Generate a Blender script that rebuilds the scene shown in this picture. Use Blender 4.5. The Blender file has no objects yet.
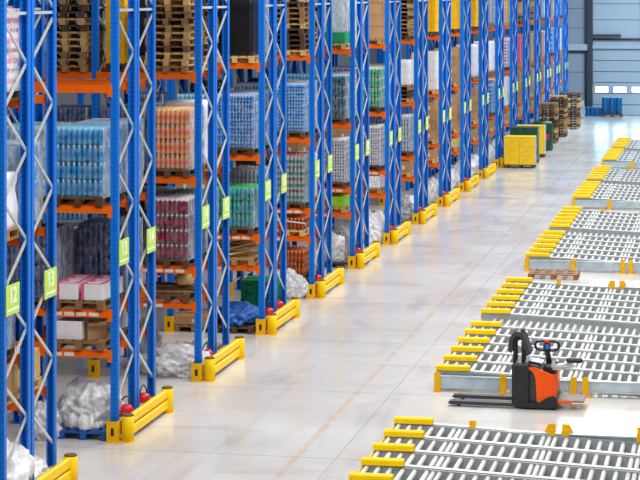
import bpy, math, random
from mathutils import Vector, Matrix, noise

random.seed(7)
scene = bpy.context.scene
COL = scene.collection
R = math.radians

# ------------------------------------------------------------------ materials
def new_mat(name):
    m = bpy.data.materials.new(name)
    m.use_nodes = True
    nt = m.node_tree
    b = nt.nodes.get('Principled BSDF')
    return m, nt, b

def lin(c):
    return tuple(((v/255)/12.92 if v/255 <= 0.04045 else ((v/255+0.055)/1.055)**2.4) for v in c) + (1.0,)

def plain(name, rgb, rough=0.5, metal=0.0, var=0.12, scale=6.0, bump=0.0, rnd=0.0, coat=0.0, spec=.5):
    """principled with a soft noise variation and, if asked, a per-object random value shift"""
    m, nt, b = new_mat(name)
    N, L = nt.nodes, nt.links
    tc = N.new('ShaderNodeTexCoord')
    nz = N.new('ShaderNodeTexNoise'); nz.inputs['Scale'].default_value = scale; nz.inputs['Detail'].default_value = 4
    L.new(tc.outputs['Object'], nz.inputs['Vector'])
    mr = N.new('ShaderNodeMapRange'); mr.inputs['To Min'].default_value = 1-var; mr.inputs['To Max'].default_value = 1+var
    mr.inputs['From Min'].default_value = .3; mr.inputs['From Max'].default_value = .7
    L.new(nz.outputs['Fac'], mr.inputs['Value'])
    hsv = N.new('ShaderNodeHueSaturation'); hsv.inputs['Color'].default_value = lin(rgb)
    if rnd:
        oi = N.new('ShaderNodeObjectInfo')
        m2 = N.new('ShaderNodeMapRange'); m2.inputs['To Min'].default_value = 1-rnd; m2.inputs['To Max'].default_value = 1+rnd
        L.new(oi.outputs['Random'], m2.inputs['Value'])
        mm = N.new('ShaderNodeMath'); mm.operation = 'MULTIPLY'
        L.new(mr.outputs['Result'], mm.inputs[0]); L.new(m2.outputs['Result'], mm.inputs[1])
        L.new(mm.outputs[0], hsv.inputs['Value'])
    else:
        L.new(mr.outputs['Result'], hsv.inputs['Value'])
    L.new(hsv.outputs['Color'], b.inputs['Base Color'])
    b.inputs['Roughness'].default_value = rough
    b.inputs['Metallic'].default_value = metal
    b.inputs['Specular IOR Level'].default_value = spec
    if coat: b.inputs['Coat Weight'].default_value = coat
    if bump:
        bp = N.new('ShaderNodeBump'); bp.inputs['Strength'].default_value = bump; bp.inputs['Distance'].default_value = .02
        L.new(nz.outputs['Fac'], bp.inputs['Height']); L.new(bp.outputs['Normal'], b.inputs['Normal'])
    return m

def film_mat(name, rgb, lo, hi, scale=5.0):
    m, nt, b = new_mat(name)
    N, L = nt.nodes, nt.links
    out = N.get('Material Output')
    tc = N.new('ShaderNodeTexCoord')
    mp = N.new('ShaderNodeMapping'); mp.inputs['Scale'].default_value = (1.0, 1.0, .5)
    L.new(tc.outputs['Object'], mp.inputs['Vector'])
    nz = N.new('ShaderNodeTexNoise'); nz.inputs['Scale'].default_value = scale; nz.inputs['Detail'].default_value = 6
    nz.inputs['Distortion'].default_value = 1.5
    L.new(mp.outputs[0], nz.inputs['Vector'])
    mr = N.new('ShaderNodeMapRange'); mr.inputs['From Min'].default_value = .38; mr.inputs['From Max'].default_value = .68
    mr.inputs['To Min'].default_value = lo; mr.inputs['To Max'].default_value = hi
    L.new(nz.outputs['Fac'], mr.inputs['Value'])
    bp = N.new('ShaderNodeBump'); bp.inputs['Strength'].default_value = .5; bp.inputs['Distance'].default_value = .03
    L.new(nz.outputs['Fac'], bp.inputs['Height']); L.new(bp.outputs['Normal'], b.inputs['Normal'])
    b.inputs['Base Color'].default_value = lin(rgb); b.inputs['Roughness'].default_value = .22
    tr = N.new('ShaderNodeBsdfTransparent')
    mx = N.new('ShaderNodeMixShader')
    L.new(mr.outputs['Result'], mx.inputs[0]); L.new(tr.outputs[0], mx.inputs[1]); L.new(b.outputs[0], mx.inputs[2])
    L.new(mx.outputs[0], out.inputs['Surface'])
    return m

def upright_mat():
    m, nt, b = new_mat('blue_rack_paint')
    N, L = nt.nodes, nt.links
    tc = N.new('ShaderNodeTexCoord'); sp = N.new('ShaderNodeSeparateXYZ'); L.new(tc.outputs['Object'], sp.inputs[0])
    def math_(op, a, bb=None, v=None):
        n = N.new('ShaderNodeMath'); n.operation = op; L.new(a, n.inputs[0])
        if bb is not None: L.new(bb, n.inputs[1])
        if v is not None: n.inputs[1].default_value = v
        return n.outputs[0]
    z = math_('MULTIPLY', sp.outputs['Z'], v=1/.075)
    fz = math_('FRACT', z); hz = math_('LESS_THAN', fz, v=.42)
    ax = math_('ABSOLUTE', sp.outputs['X']); d1 = math_('SUBTRACT', ax, v=.036); d2 = math_('ABSOLUTE', d1); hx = math_('LESS_THAN', d2, v=.008)
    hole = math_('MULTIPLY', hz, hx)
    mx = N.new('ShaderNodeMix'); mx.data_type = 'RGBA'
    L.new(hole, mx.inputs['Factor']); mx.inputs['A'].default_value = lin((0, 110, 216)); mx.inputs['B'].default_value = lin((60, 138, 220))
    L.new(mx.outputs['Result'], b.inputs['Base Color'])
    b.inputs['Roughness'].default_value = .4; b.inputs['Specular IOR Level'].default_value = .2
    return m

M = {}
M['blue'] = upright_mat()
M['orange'] = plain('orange_beam_paint', (240, 106, 10), .45, var=.08, spec=.2)
M['galv'] = plain('galvanised_steel', (205, 208, 205), .35, .35, var=.12, scale=12)
M['zinc'] = plain('zinc_beam', (196, 212, 222), .3, .25, var=.14, scale=4)
M['rail'] = plain('roller_rail_steel', (156, 161, 164), .5, .15, var=.12, scale=8)
M['roller'] = plain('roller_steel', (216, 218, 218), .5, .0, var=.08, scale=5, rnd=.1)
M['yellow'] = plain('safety_yellow_paint', (255, 210, 0), .45, var=.06, scale=5, spec=.2)
M['yellow_dark'] = plain('worn_yellow_paint', (246, 188, 0), .5, var=.1, scale=9, spec=.2)
M['cap'] = plain('rusty_cap', (110, 78, 40), .7, var=.2)
M['wood'] = plain('pallet_wood', (156, 118, 74), .8, var=.22, scale=9, rnd=.34)
M['wood_pale'] = plain('pale_pallet_wood', (206, 168, 108), .8, var=.2, scale=9, rnd=.25)
M['wood_dark'] = plain('dark_pallet_wood', (92, 68, 46), .85, var=.25, scale=9, rnd=.3)
M['bluepallet'] = plain('blue_pallet_paint', (20, 84, 160), .6, var=.2)
M['lime'] = plain('lime_sign', (190, 226, 88), .5, var=.03)
M['white'] = plain('white_print', (246, 248, 240), .5, var=.02)
M['carton'] = plain('carton_board', (178, 136, 92), .8, var=.08, scale=3, rnd=.14)
M['carton_white'] = plain('white_carton', (232, 230, 232), .6, var=.04)
M['pink'] = plain('pink_carton_print', (222, 92, 134), .5, var=.25, scale=16)
M['black'] = plain('black_plastic', (30, 32, 37), .45, var=.15)
M['blackwrap'] = plain('black_stretch_film', (20, 22, 26), .28, var=.3, scale=5, bump=.5)
M['darkgrey'] = plain('dark_grey_plastic', (54, 57, 64), .5, var=.15)
M['truck_orange'] = plain('truck_orange_paint', (255, 92, 8), .35, var=.04, spec=.3)
M['red'] = plain('red_plastic', (214, 24, 38), .4, var=.1)
M['bluebtn'] = plain('blue_plastic', (30, 120, 200), .4)
M['green'] = plain('green_plastic', (0, 146, 96), .45, var=.2, scale=12)
M['darkgreen'] = plain('dark_green_plastic', (8, 74, 52), .4, var=.2)
M['limebox'] = plain('lime_green_film', (140, 196, 30), .4, var=.2)
M['sack'] = plain('brown_paper_sack', (158, 104, 66), .7, var=.2, scale=8, rnd=.15)
M['bluebag'] = plain('blue_plastic_bags', (36, 104, 190), .4, var=.5, scale=9)
M['film'] = film_mat('clear_stretch_film', (226, 236, 246), .02, .2, 9.0)
M['film_thin'] = film_mat('thin_stretch_film', (226, 236, 246), .0, .05, 3.0)
M['film_heavy_glare'] = film_mat('cloudy_glare_stretch_film', (216, 230, 242), .25, .75)  # cloudy film; also paints the glare on the right side of clear-wrapped loads
M['heap'] = film_mat('crumpled_plastic_film', (244, 246, 250), .55, .98, 7)
M['heap_grey'] = film_mat('grey_crumpled_film', (176, 180, 186), .6, .98, 7)
M['heap_white'] = plain('white_plastic_sheet', (240, 240, 244), .35, var=.1, bump=.3)
M['label'] = plain('barcode_label', (236, 226, 214), .5, var=.1, scale=30)
M['platform'] = plain('worn_platform_mat', (138, 128, 122), .7, var=.2, scale=14)
M['drum'] = plain('blue_drum_plastic', (4, 92, 150), .35, var=.15)
M['drumtop'] = plain('pale_blue_drum_lid', (110, 176, 214), .4)
M['water'] = plain('blue_drum_crate', (14, 80, 128), .4, var=.2)
M['wall'] = plain('grey_wall_panel', (148, 160, 178), .6, var=.03, scale=.4)
M['wall_light'] = plain('pale_wall_panel', (172, 188, 202), .5, var=.04, scale=.5)
M['door'] = plain('sectional_door_panel', (166, 182, 196), .45, var=.03, scale=.6)
M['seam'] = plain('dark_seam', (84, 98, 114), .6)
M['darkmetal'] = plain('dark_steel', (46, 60, 70), .5, var=.1)
M['leftwall'] = plain('concrete_side_wall', (120, 124, 130), .8, var=.06, scale=.6)

def emit(name, rgb, s):
    m, nt, b = new_mat(name)
    b.inputs['Base Color'].default_value = lin(rgb)
    b.inputs['Emission Color'].default_value = lin(rgb); b.inputs['Emission Strength'].default_value = s
    return m
M['window'] = emit('daylit_window', (186, 232, 255), 14.0)

def floor_mat():
    m, nt, b = new_mat('polished_concrete_floor')
    N, L = nt.nodes, nt.links
    tc = N.new('ShaderNodeTexCoord')
    sp = N.new('ShaderNodeSeparateXYZ'); L.new(tc.outputs['Object'], sp.inputs[0])
    def mth(op, a, v=None, bb=None):
        n = N.new('ShaderNodeMath'); n.operation = op
        L.new(a, n.inputs[0])
        if bb is not None: L.new(bb, n.inputs[1])
        elif v is not None: n.inputs[1].default_value = v
        return n.outputs[0]
    def noise_(scale, detail=5, sc=(1, 1, 1), dist=0.0):
        mp = N.new('ShaderNodeMapping'); mp.inputs['Scale'].default_value = sc; L.new(tc.outputs['Object'], mp.inputs['Vector'])
        n = N.new('ShaderNodeTexNoise'); n.inputs['Scale'].default_value = scale; n.inputs['Detail'].default_value = detail
        n.inputs['Distortion'].default_value = dist
        L.new(mp.outputs[0], n.inputs['Vector']); return n.outputs['Fac']
    def ramp(f, a, bb):
        r = N.new('ShaderNodeMapRange'); r.inputs['From Min'].default_value = a; r.inputs['From Max'].default_value = bb
        L.new(f, r.inputs['Value']); return r.outputs['Result']
    def mix(fac, A, B):
        mx = N.new('ShaderNodeMix'); mx.data_type = 'RGBA'
        L.new(fac, mx.inputs['Factor'])
        if isinstance(A, tuple): mx.inputs['A'].default_value = A
        else: L.new(A, mx.inputs['A'])
        if isinstance(B, tuple): mx.inputs['B'].default_value = B
        else: L.new(B, mx.inputs['B'])
        return mx.outputs['Result']
    c = mix(ramp(noise_(.35), .35, .7), lin((206, 202, 196)), lin((226, 224, 222)))
    # scuffed tyre marks, stretched along the aisle and across it
    s1 = mth('MULTIPLY', ramp(noise_(1.1, 8, (1.0, .22, 1), 1.2), .53, .78), .45)
    c = mix(s1, c, lin((150, 146, 142)))
    s2 = mth('MULTIPLY', ramp(noise_(.8, 8, (.35, 1.4, 1), .8), .58, .8), .45)
    c = mix(s2, c, lin((168, 150, 138)))
    # rusty / reddish stains
    s3 = mth('MULTIPLY', ramp(noise_(.5, 3, (.6, .9, 1)), .58, .75), .3)
    c = mix(s3, c, lin((214, 186, 168)))
    # worn ochre line along the aisle
    ln = mth('LESS_THAN', mth('ABSOLUTE', mth('SUBTRACT', sp.outputs['X'], -6.46)), .055)
    ln = mth('MULTIPLY', mth('MULTIPLY', ln, bb=ramp(noise_(2.2, 5), .3, .6)), .42)
    c = mix(ln, c, lin((214, 168, 104)))
    # saw-cut joints
    j1 = mth('LESS_THAN', mth('ABSOLUTE', mth('SUBTRACT', sp.outputs['X'], -5.86)), .008)
    fy = mth('FRACT', mth('DIVIDE', mth('SUBTRACT', sp.outputs['Y'], 30.4), 5.106))
    j2 = mth('LESS_THAN', fy, .006)
    j = mth('MULTIPLY', mth('MAXIMUM', j1, bb=j2), .45)
    c = mix(j, c, lin((120, 116, 112)))
    L.new(c, b.inputs['Base Color'])
    rr = N.new('ShaderNodeMapRange'); rr.inputs['To Min'].default_value = .13; rr.inputs['To Max'].default_value = .27
    L.new(noise_(.9), rr.inputs['Value']); L.new(rr.outputs['Result'], b.inputs['Roughness'])
    b.inputs['Specular IOR Level'].default_value = .45
    return m
M['floor'] = floor_mat()

# ------------------------------------------------------------------ mesh builder
class MB:
    def __init__(s): s.v = []; s.f = []; s.m = []; s.sm = []
    def add(s, vs, fs, m=0, smooth=False):
        o = len(s.v); s.v += [tuple(v) for v in vs]
        for f in fs: s.f.append(tuple(i+o for i in f)); s.m.append(m); s.sm.append(smooth)
        return s
    def box(s, x0, x1, y0, y1, z0, z1, m=0):
        vs = [(x0,y0,z0),(x1,y0,z0),(x1,y1,z0),(x0,y1,z0),(x0,y0,z1),(x1,y0,z1),(x1,y1,z1),(x0,y1,z1)]
        return s.add(vs, [(0,3,2,1),(4,5,6,7),(0,1,5,4),(1,2,6,5),(2,3,7,6),(3,0,4,7)], m)
    def cbox(s, x0, x1, y0, y1, z0, z1, c=.01, m=0):
        """box with chamfered edges"""
        vs = []; c = min(c, (x1-x0)/2.1, (y1-y0)/2.1, (z1-z0)/2.1)
        import itertools
        bmv = {}
        pts = []
        for sx, sy, sz in itertools.product((0,1),(0,1),(0,1)):
            X = (x0, x1)[sx]; Y = (y0, y1)[sy]; Z = (z0, z1)[sz]
            dx = c if sx == 0 else -c; dy = c if sy == 0 else -c; dz = c if sz == 0 else -c
            bmv[(sx,sy,sz,0)] = len(pts); pts.append((X, Y+dy, Z+dz))
            bmv[(sx,sy,sz,1)] = len(pts); pts.append((X+dx, Y, Z+dz))
            bmv[(sx,sy,sz,2)] = len(pts); pts.append((X+dx, Y+dy, Z))
        fs = []
        for ax in range(3):
            for sd in (0,1):
                o = [(0,0),(1,0),(1,1),(0,1)]
                q = []
                for a, b in o:
                    k = [0,0,0]; k[ax] = sd; k[(ax+1)%3] = a; k[(ax+2)%3] = b
                    q.append(bmv[(*k, ax)])
                fs.append(tuple(q if sd else q[::-1]))
        for ax in range(3):
            a1, a2 = (ax+1)%3, (ax+2)%3
            for p in (0,1):
                for q in (0,1):
                    k0 = [0,0,0]; k1 = [0,0,0]
                    k0[ax] = 0; k1[ax] = 1
                    for k in (k0,k1): k[a1] = p; k[a2] = q
                    f = (bmv[(*k0,a1)], bmv[(*k1,a1)], bmv[(*k1,a2)], bmv[(*k0,a2)])
                    fs.append(f if (p ^ q) else f[::-1])
        for k in itertools.product((0,1),(0,1),(0,1)):
            f = (bmv[(*k,0)], bmv[(*k,1)], bmv[(*k,2)])
            fs.append(f if sum(k) % 2 else f[::-1])
        return s.add(pts, fs, m)
    def obox(s, c, sz, rot=(0,0,0), m=0):
        from mathutils import Euler
        mt = Euler(rot).to_matrix(); hx, hy, hz = (v/2 for v in sz)
        vs = [Vector(c) + mt @ Vector(p) for p in ((-hx,-hy,-hz),(hx,-hy,-hz),(hx,hy,-hz),(-hx,hy,-hz),(-hx,-hy,hz),(hx,-hy,hz),(hx,hy,hz),(-hx,hy,hz))]
        return s.add(vs, [(0,3,2,1),(4,5,6,7),(0,1,5,4),(1,2,6,5),(2,3,7,6),(3,0,4,7)], m)
    def bar(s, p0, p1, w, t, m=0, up=(1,0,0)):
        p0 = Vector(p0); p1 = Vector(p1); d = (p1-p0).normalized(); u = Vector(up); u = (u - d*u.dot(d)).normalized(); n = d.cross(u)
        vs = []
        for p in (p0, p1):
            for a, b in ((-1,-1),(1,-1),(1,1),(-1,1)): vs.append(p + u*(a*t/2) + n*(b*w/2))
        return s.add(vs, [(0,3,2,1),(4,5,6,7),(0,1,5,4),(1,2,6,5),(2,3,7,6),(3,0,4,7)], m)
    def tube(s, pts, r, seg=8, m=0, closed=False, smooth=True):
        pts = [Vector(p) for p in pts]; n = len(pts); rings = []
        rr = r if isinstance(r, (list, tuple)) else [r]*n
        pu = None
        vs = []
        for i, p in enumerate(pts):
            if closed: d = (pts[(i+1)%n]-pts[i-1]).normalized()
            else: d = (pts[min(i+1,n-1)]-pts[max(i-1,0)]).normalized()
            u = pu if pu is not None else (Vector((0,0,1)) if abs(d.z) < .9 else Vector((1,0,0)))
            u = (u - d*u.dot(d)).normalized(); pu = u; w = d.cross(u)
            for k in range(seg):
                a = 2*math.pi*k/seg; vs.append(p + (u*math.cos(a)+w*math.sin(a))*rr[i])
        fs = []
        for i in range(n if closed else n-1):
            for k in range(seg):
                a = i*seg+k; b = i*seg+(k+1)%seg; j = ((i+1)%n)*seg
                fs.append((a, b, j+(k+1)%seg, j+k))
        s.add(vs, fs, m, smooth)
        if not closed:
            o = len(s.v)-n*seg
            s.f.append(tuple(o+k for k in range(seg))[::-1]); s.m.append(m); s.sm.append(False)
            s.f.append(tuple(o+(n-1)*seg+k for k in range(seg))); s.m.append(m); s.sm.append(False)
        return s
    def lathe(s, prof, c=(0,0,0), seg=10, m=0, smooth=True, ms=None):
        o = len(s.v); cx, cy, cz = c
        for r, z in prof:
            for k in range(seg):
                a = 2*math.pi*k/seg; s.v.append((cx+r*math.cos(a), cy+r*math.sin(a), cz+z))
        for i in range(len(prof)-1):
            for k in range(seg):
                s.f.append((o+i*seg+k, o+i*seg+(k+1)%seg, o+(i+1)*seg+(k+1)%seg, o+(i+1)*seg+k))
                s.m.append(ms[i] if ms else m); s.sm.append(smooth)
        n = len(prof)-1
        s.f.append(tuple(o+k for k in range(seg))[::-1]); s.m.append(ms[0] if ms else m); s.sm.append(False)
        s.f.append(tuple(o+n*seg+k for k in range(seg))); s.m.append(ms[-1] if ms else m); s.sm.append(False)
        return s
    def prism(s, poly, y0, y1, m=0, axis='y'):
        n = len(poly)
        def P(a, b, t): return (a, t, b) if axis == 'y' else ((t, a, b) if axis == 'x' else (a, b, t))
        vs = [P(a,b,y0) for a,b in poly] + [P(a,b,y1) for a,b in poly]
        fs = [tuple(range(n)), tuple(range(n,2*n))[::-1]] + [(i, i+n, (i+1)%n+n, (i+1)%n) for i in range(n)]
        if axis == 'x' : fs = [f[::-1] for f in fs]
        return s.add(vs, fs, m)
    def mesh(s, name, mats):
        me = bpy.data.meshes.new(name); me.from_pydata(s.v, [], s.f)
        for mt in mats: me.materials.append(mt)
        me.polygons.foreach_set('material_index', s.m)
        me.polygons.foreach_set('use_smooth', s.sm)
        me.update(); return me

def obj(name, me, parent=None, loc=(0,0,0), rot=(0,0,0), sc=None):
    o = bpy.data.objects.new(name, me); COL.objects.link(o)
    o.location = loc; o.rotation_euler = rot
    if sc: o.scale = sc
    if parent: o.parent = parent
    return o
LABELS = {}
def tag(o, label, cat, group=None, share=False):
    n = len(label.split())
    assert 4 <= n <= 16, label
    if not share and label in LABELS: print('DUPLICATE LABEL', label)
    LABELS[label] = 1
    o['label'] = label; o['category'] = cat
    if group: o['group'] = group
    return o
def thing(name, label, cat, loc=(0,0,0), rz=0, group=None, share=False):
    o = bpy.data.objects.new(name, None); COL.objects.link(o); o.empty_display_size = .1
    o.location = loc; o.rotation_euler = (0,0,rz)
    return tag(o, label, cat, group, share)
def structure(name, me, loc=(0,0,0)):
    o = obj(name, me, None, loc); o['kind'] = 'structure'; return o

ORD = ['first','second','third','fourth','fifth','sixth','seventh','eighth','ninth','tenth','eleventh','twelfth','thirteenth','fourteenth',
       'fifteenth','sixteenth','seventeenth','eighteenth','nineteenth','twentieth']

# ------------------------------------------------------------------ camera (level camera, shifted lens)
F = 2070.0; H = 7.0; YH = -9.0; TH = math.atan(415/2070.0)
cam = bpy.data.cameras.new('camera'); co = bpy.data.objects.new('camera', cam); COL.objects.link(co)
cam.sensor_width = 36; cam.lens = F/640*36; cam.shift_y = -(240-YH)/640; cam.clip_end = 400
co.location = (0,0,H); co.rotation_euler = (math.pi/2, 0, TH)
scene.camera = co

# ------------------------------------------------------------------ setting
XR = -9.41                     # end face of the racks towards the main aisle
ROW0 = 30.94 - 5.106; PITCH = 5.106; NROW = 18
BAY = 1.93; DEP = 1.05
LV = [0, 1.40, 2.03, 3.65, 5.53]
WALLY = 117.6

fm = MB().add([(-22,12,0),(14,12,0),(14,WALLY+.3,0),(-22,WALLY+.3,0)], [(0,1,2,3)])
structure('floor', fm.mesh('floor', [M['floor']]))

# far wall with its door
def zf(y, d=117.0): return H-(y-YH)*d/F
def xf(px):
    for_d = WALLY
    # intersect pixel ray with Y = WALLY
    t = (px-320)/F
    # r = t d ; X = r cos - d sin ; Y = r sin + d cos
    d = WALLY/(t*math.sin(TH)+math.cos(TH)); return t*d*math.cos(TH)-d*math.sin(TH)
DX0 = xf(593.5); DX1 = DX0+4.6; DTOP = zf(48.5)
w = MB()
w.box(-22, DX0-.28, WALLY, WALLY+.25, 0, 11)
w.box(DX0, DX1, WALLY, WALLY+.25, DTOP, 11, 1)
w.box(DX0-.28, DX0, WALLY, WALLY+.25, 0, 11)
w.box(DX1, 14, WALLY, WALLY+.25, 0, 11)
w.box(DX0+2.6, DX0+2.66, WALLY-.03, WALLY, DTOP+.3, 11, 2)
for zz in (zf(20), zf(4)): w.box(DX0, DX1, WALLY-.012, WALLY, zz, zz+.03, 2)
for zz in (1.2, 2.4, 3.6, 4.9, 6.0, 7.1): w.box(-22, DX0-.3, WALLY-.012, WALLY, zz, zz+.03, 2)
structure('wall_far', w.mesh('wall_far', [M['wall'], M['wall_light'], M['seam']]))
t = MB(); t.box(DX0-.3, DX0-.04, WALLY-.28, WALLY, 0, 11)
t.tube([(DX0-.42, WALLY-.16, 0), (DX0-.42, WALLY-.16, 11)], .05, 8)
structure('trim_1', t.mesh('door_side_column', [M['darkmetal']]))
t = MB(); t.cbox(xf(560), DX0-.3, WALLY-.22, WALLY, zf(50.5), zf(44), .03)
t.cbox(xf(560), DX0-.3, WALLY-.1, WALLY, zf(53), zf(51), .02, 1)
structure('trim_2', t.mesh('wall_beam', [M['wall_light'], M['darkmetal']]))
t = MB(); t.box(DX0, DX0+1.55, WALLY-.2, WALLY, zf(36), zf(34.2))
t.tube([(DX0-.1, WALLY-.12, zf(39)), (DX1, WALLY-.12, zf(39))], .06, 8)
structure('trim_3', t.mesh('pipe_above_door', [M['darkmetal']]))
t = MB(); t.box(DX0-.05, DX1, WALLY-.14, WALLY, DTOP, DTOP+.2)
structure('trim_4', t.mesh('door_lintel', [M['wall_light']]))
door = bpy.data.objects.new('door_1', None); COL.objects.link(door); door['kind'] = 'structure'
door.location = (DX0, WALLY+.03, 0)
ys = [48.5, 60, 71.2, 82, 93, 104, 115.4]
for a, b in zip(ys[:-1], ys[1:]):
    p = MB(); za, zb = zf(a), max(zf(b), .02)
    if a == 82:
        wz0, wz1 = zf(92), zf(86.8)
        p.box(0, 4.6, 0, .05, zb, wz0); p.box(0, 4.6, 0, .05, wz1, za-.035)
        edges = [0]
        for i in range(4): edges += [.12+i*1.02, .12+i*1.02+.68]
        edges.append(4.6)
        for i in range(0, len(edges), 2): p.box(edges[i], edges[i+1], 0, .05, wz0, wz1)
    else:
        p.cbox(0, 4.6, 0, .05, zb, za-.035, .008)
    q = obj('door_section', p.mesh('door_section', [M['door']]), door)
    if a == 82:
        for i in range(4):
            g = MB(); g.box(.12+i*1.02, .80+i*1.02, .01, .03, wz0, wz1)
            obj('window_pane', g.mesh('window_pane', [M['window']]), door)
g = MB(); g.box(0, 4.6, .052, .07, 0, DTOP)
obj('door_backing', g.mesh('door_backing', [M['seam']]), door)
lw = MB().box(-20.3, -20, 12, WALLY, 0, 9)
structure('wall_left', lw.mesh('wall_left', [M['leftwall']]))

# ------------------------------------------------------------------ racks
def rack_meshes():
    D = {}
    # upright: open C section, 0.12 x 0.10, 8 m high, centred in x and on its outer face in y
    u = MB(); w, d, tk, h = .06, .10, .012, 8.0
    poly = [(-w,0),(w,0),(w,d),(w-.025,d),(w-.025,d-tk),(w-tk,d-tk),(w-tk,tk),(-w+tk,tk),(-w+tk,d-tk),(-w+.025,d-tk),(-w+.025,d),(-w,d)]
    n = len(poly)
    vs = [(a,b,0) for a,b in poly]+[(a,b,h) for a,b in poly]
    fs = [(i,(i+1)%n,(i+1)%n+n,i+n) for i in range(n)]
    fs += [(0,1,6,7)[::-1], (n,n+1,n+6,n+7), (1,2,3,4,5,6)[::-1], (n+1,n+2,n+3,n+4,n+5,n+6), (7,8,9,10,11,0)[::-1], (n+7,n+8,n+9,n+10,n+11,n)]
    u.add(vs, fs); u.box(-.09,.09,-.02,.13,0,.012)
    D['upright'] = u.mesh('upright', [M['blue']])
    # zigzag bracing of one end frame (local x = 0 plane, y from .1 to .95)
    for flip in (0, 1):
        b = MB(); y0, y1 = .06, .99
        z = 6.62; s = flip
        nodes = []
        while z > .3: nodes.append((s, z)); z -= .6; s = 1-s
        z = 6.78; up = []; s = flip
        while z < 7.9: up.append((s, z)); z += .58; s = 1-s
        for lst in (nodes, up):
            for (sa, za), (sb, zb) in zip(lst[:-1], lst[1:]):
                b.bar((0, (y0,y1)[sa], za), (0, (y0,y1)[sb], zb), .042, .022)
        for zz in (6.70, .28): b.bar((0,y0,zz),(0,y1,zz), .042, .022)
        D['brace%d' % flip] = b.mesh('frame_bracing', [M['galv']])
    # beam, 1.81 m between uprights: stepped box section with end connectors
    L = BAY-.12
    b = MB()
    prof = [(0,-.118),(.05,-.118),(.05,0),(.022,0),(.022,-.03),(.0,-.03)]
    b.prism(prof, -L, 0, 0, 'x')
    D['beam'] = b.mesh('beam', [M['orange']])
    c = MB(); c.box(-.045,.0,-.008,.052,-.18,.012); c.box(0.0,.03,-.008,.0,-.18,.012)
    D['conn'] = c.mesh('beam_connector', [M['orange']])
    lb = MB()
    D['label'] = lb.box(0,.2,-.004,0,-.1,-.045).mesh('location_label', [M['label']])
    p = MB()   # upright protector: bent steel shoe with a slot
    p.prism([(-.09,-.06),(.09,-.06),(.09,.10),(.075,.10),(.075,-.04),(-.075,-.04),(-.075,.10),(-.09,.10)][::-1], 0, .32, 0, 'z')
    p.box(-.1,.1,-.07,.1,0,.012)
    p.box(-.02,.03,-.0625,-.06,.1,.22,1)
    D['protector'] = p.mesh('upright_protector', [M['yellow_dark'], M['black']])
    sg = MB(); sg.cbox(0,.012,-.26,.26,-.2,.2,.003); sg.box(.0125,.0135,-.22,.22,-.145,-.115,1)
    D['sign'] = sg.mesh('aisle_sign', [M['lime'], M['white']])
    return D
RM = rack_meshes()

def text_mesh(body):
    c = bpy.data.curves.new('digits', 'FONT'); c.body = body; c.size = .3; c.align_x = 'CENTER'; c.align_y = 'CENTER'; c.extrude = .002; c.offset = .006
    o = bpy.data.objects.new('digits_tmp', c); COL.objects.link(o)
    dg = bpy.context.evaluated_depsgraph_get(); dg.update()
    me = bpy.data.meshes.new_from_object(o.evaluated_get(dg)); me.name = 'digits'
    bpy.data.objects.remove(o); bpy.data.curves.remove(c)
    me.materials.clear(); me.materials.append(M['white']); return me
TEXT = {}

def row_y(k): return ROW0 + PITCH*k
def row_x(k): return XR + .031*max(0, k-5)

def make_rack(k, side):
    """side 0 = front rack of the double row (faces the camera), 1 = rear rack"""
    nb = 2 if k <= 10 else 1
    nm = 12+k+side
    lab = ('blue pallet rack with orange beams, %s half of the %s rack row from the camera' % (('front', 'rear')[side], ORD[k]))
    t = thing('pallet_rack', lab, 'rack', (row_x(k), row_y(k)+side*1.10, 0), 0, 'blue pallet racks along the aisle')
    for f in range(nb+1):
        x = -.06 - f*BAY
        u = obj('upright', RM['upright'], t, (x, 0, 0))
        u = obj('upright', RM['upright'], t, (x, DEP, 0), (0,0,math.pi))
        obj('frame_bracing', RM['brace%d' % side], t, (x+.02, 0, 0))
    for b in range(nb):
        for li, z in enumerate(LV[1:]):
            for fr in (0, 1):
                bm = obj('beam', RM['beam'], t, (-.12-b*BAY, 0 if fr == 0 else DEP, z), (0,0,0), None if fr == 0 else (1,-1,1))
                if k < 9 and b == 0:
                    obj('beam_connector', RM['conn'], bm, (0,-.002,0)); 
                    obj('beam_connector', RM['conn'], bm, (-(BAY-.12),-.002,0), (0,0,0), (-1,1,1))
                if k < 7 and fr == 0 and side == 0 and b == 0 and li in (0, 1):
                    for q in range(4 if li else 2): obj('location_label', RM['label'], bm, (-.95+q*.2, 0, 0), (0,0,0), (.8,1,1))
    s = obj('aisle_sign', RM['sign'], t, (.004, .3 if side == 0 else DEP-.3, 2.91))
    if nm not in TEXT: TEXT[nm] = text_mesh(str(nm))
    obj('digits', TEXT[nm], s, (.0135, 0, .045), (math.pi/2, 0, math.pi/2))
    return t

for k in range(NROW):
    for sd in (0, 1): make_rack(k, sd)

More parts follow.
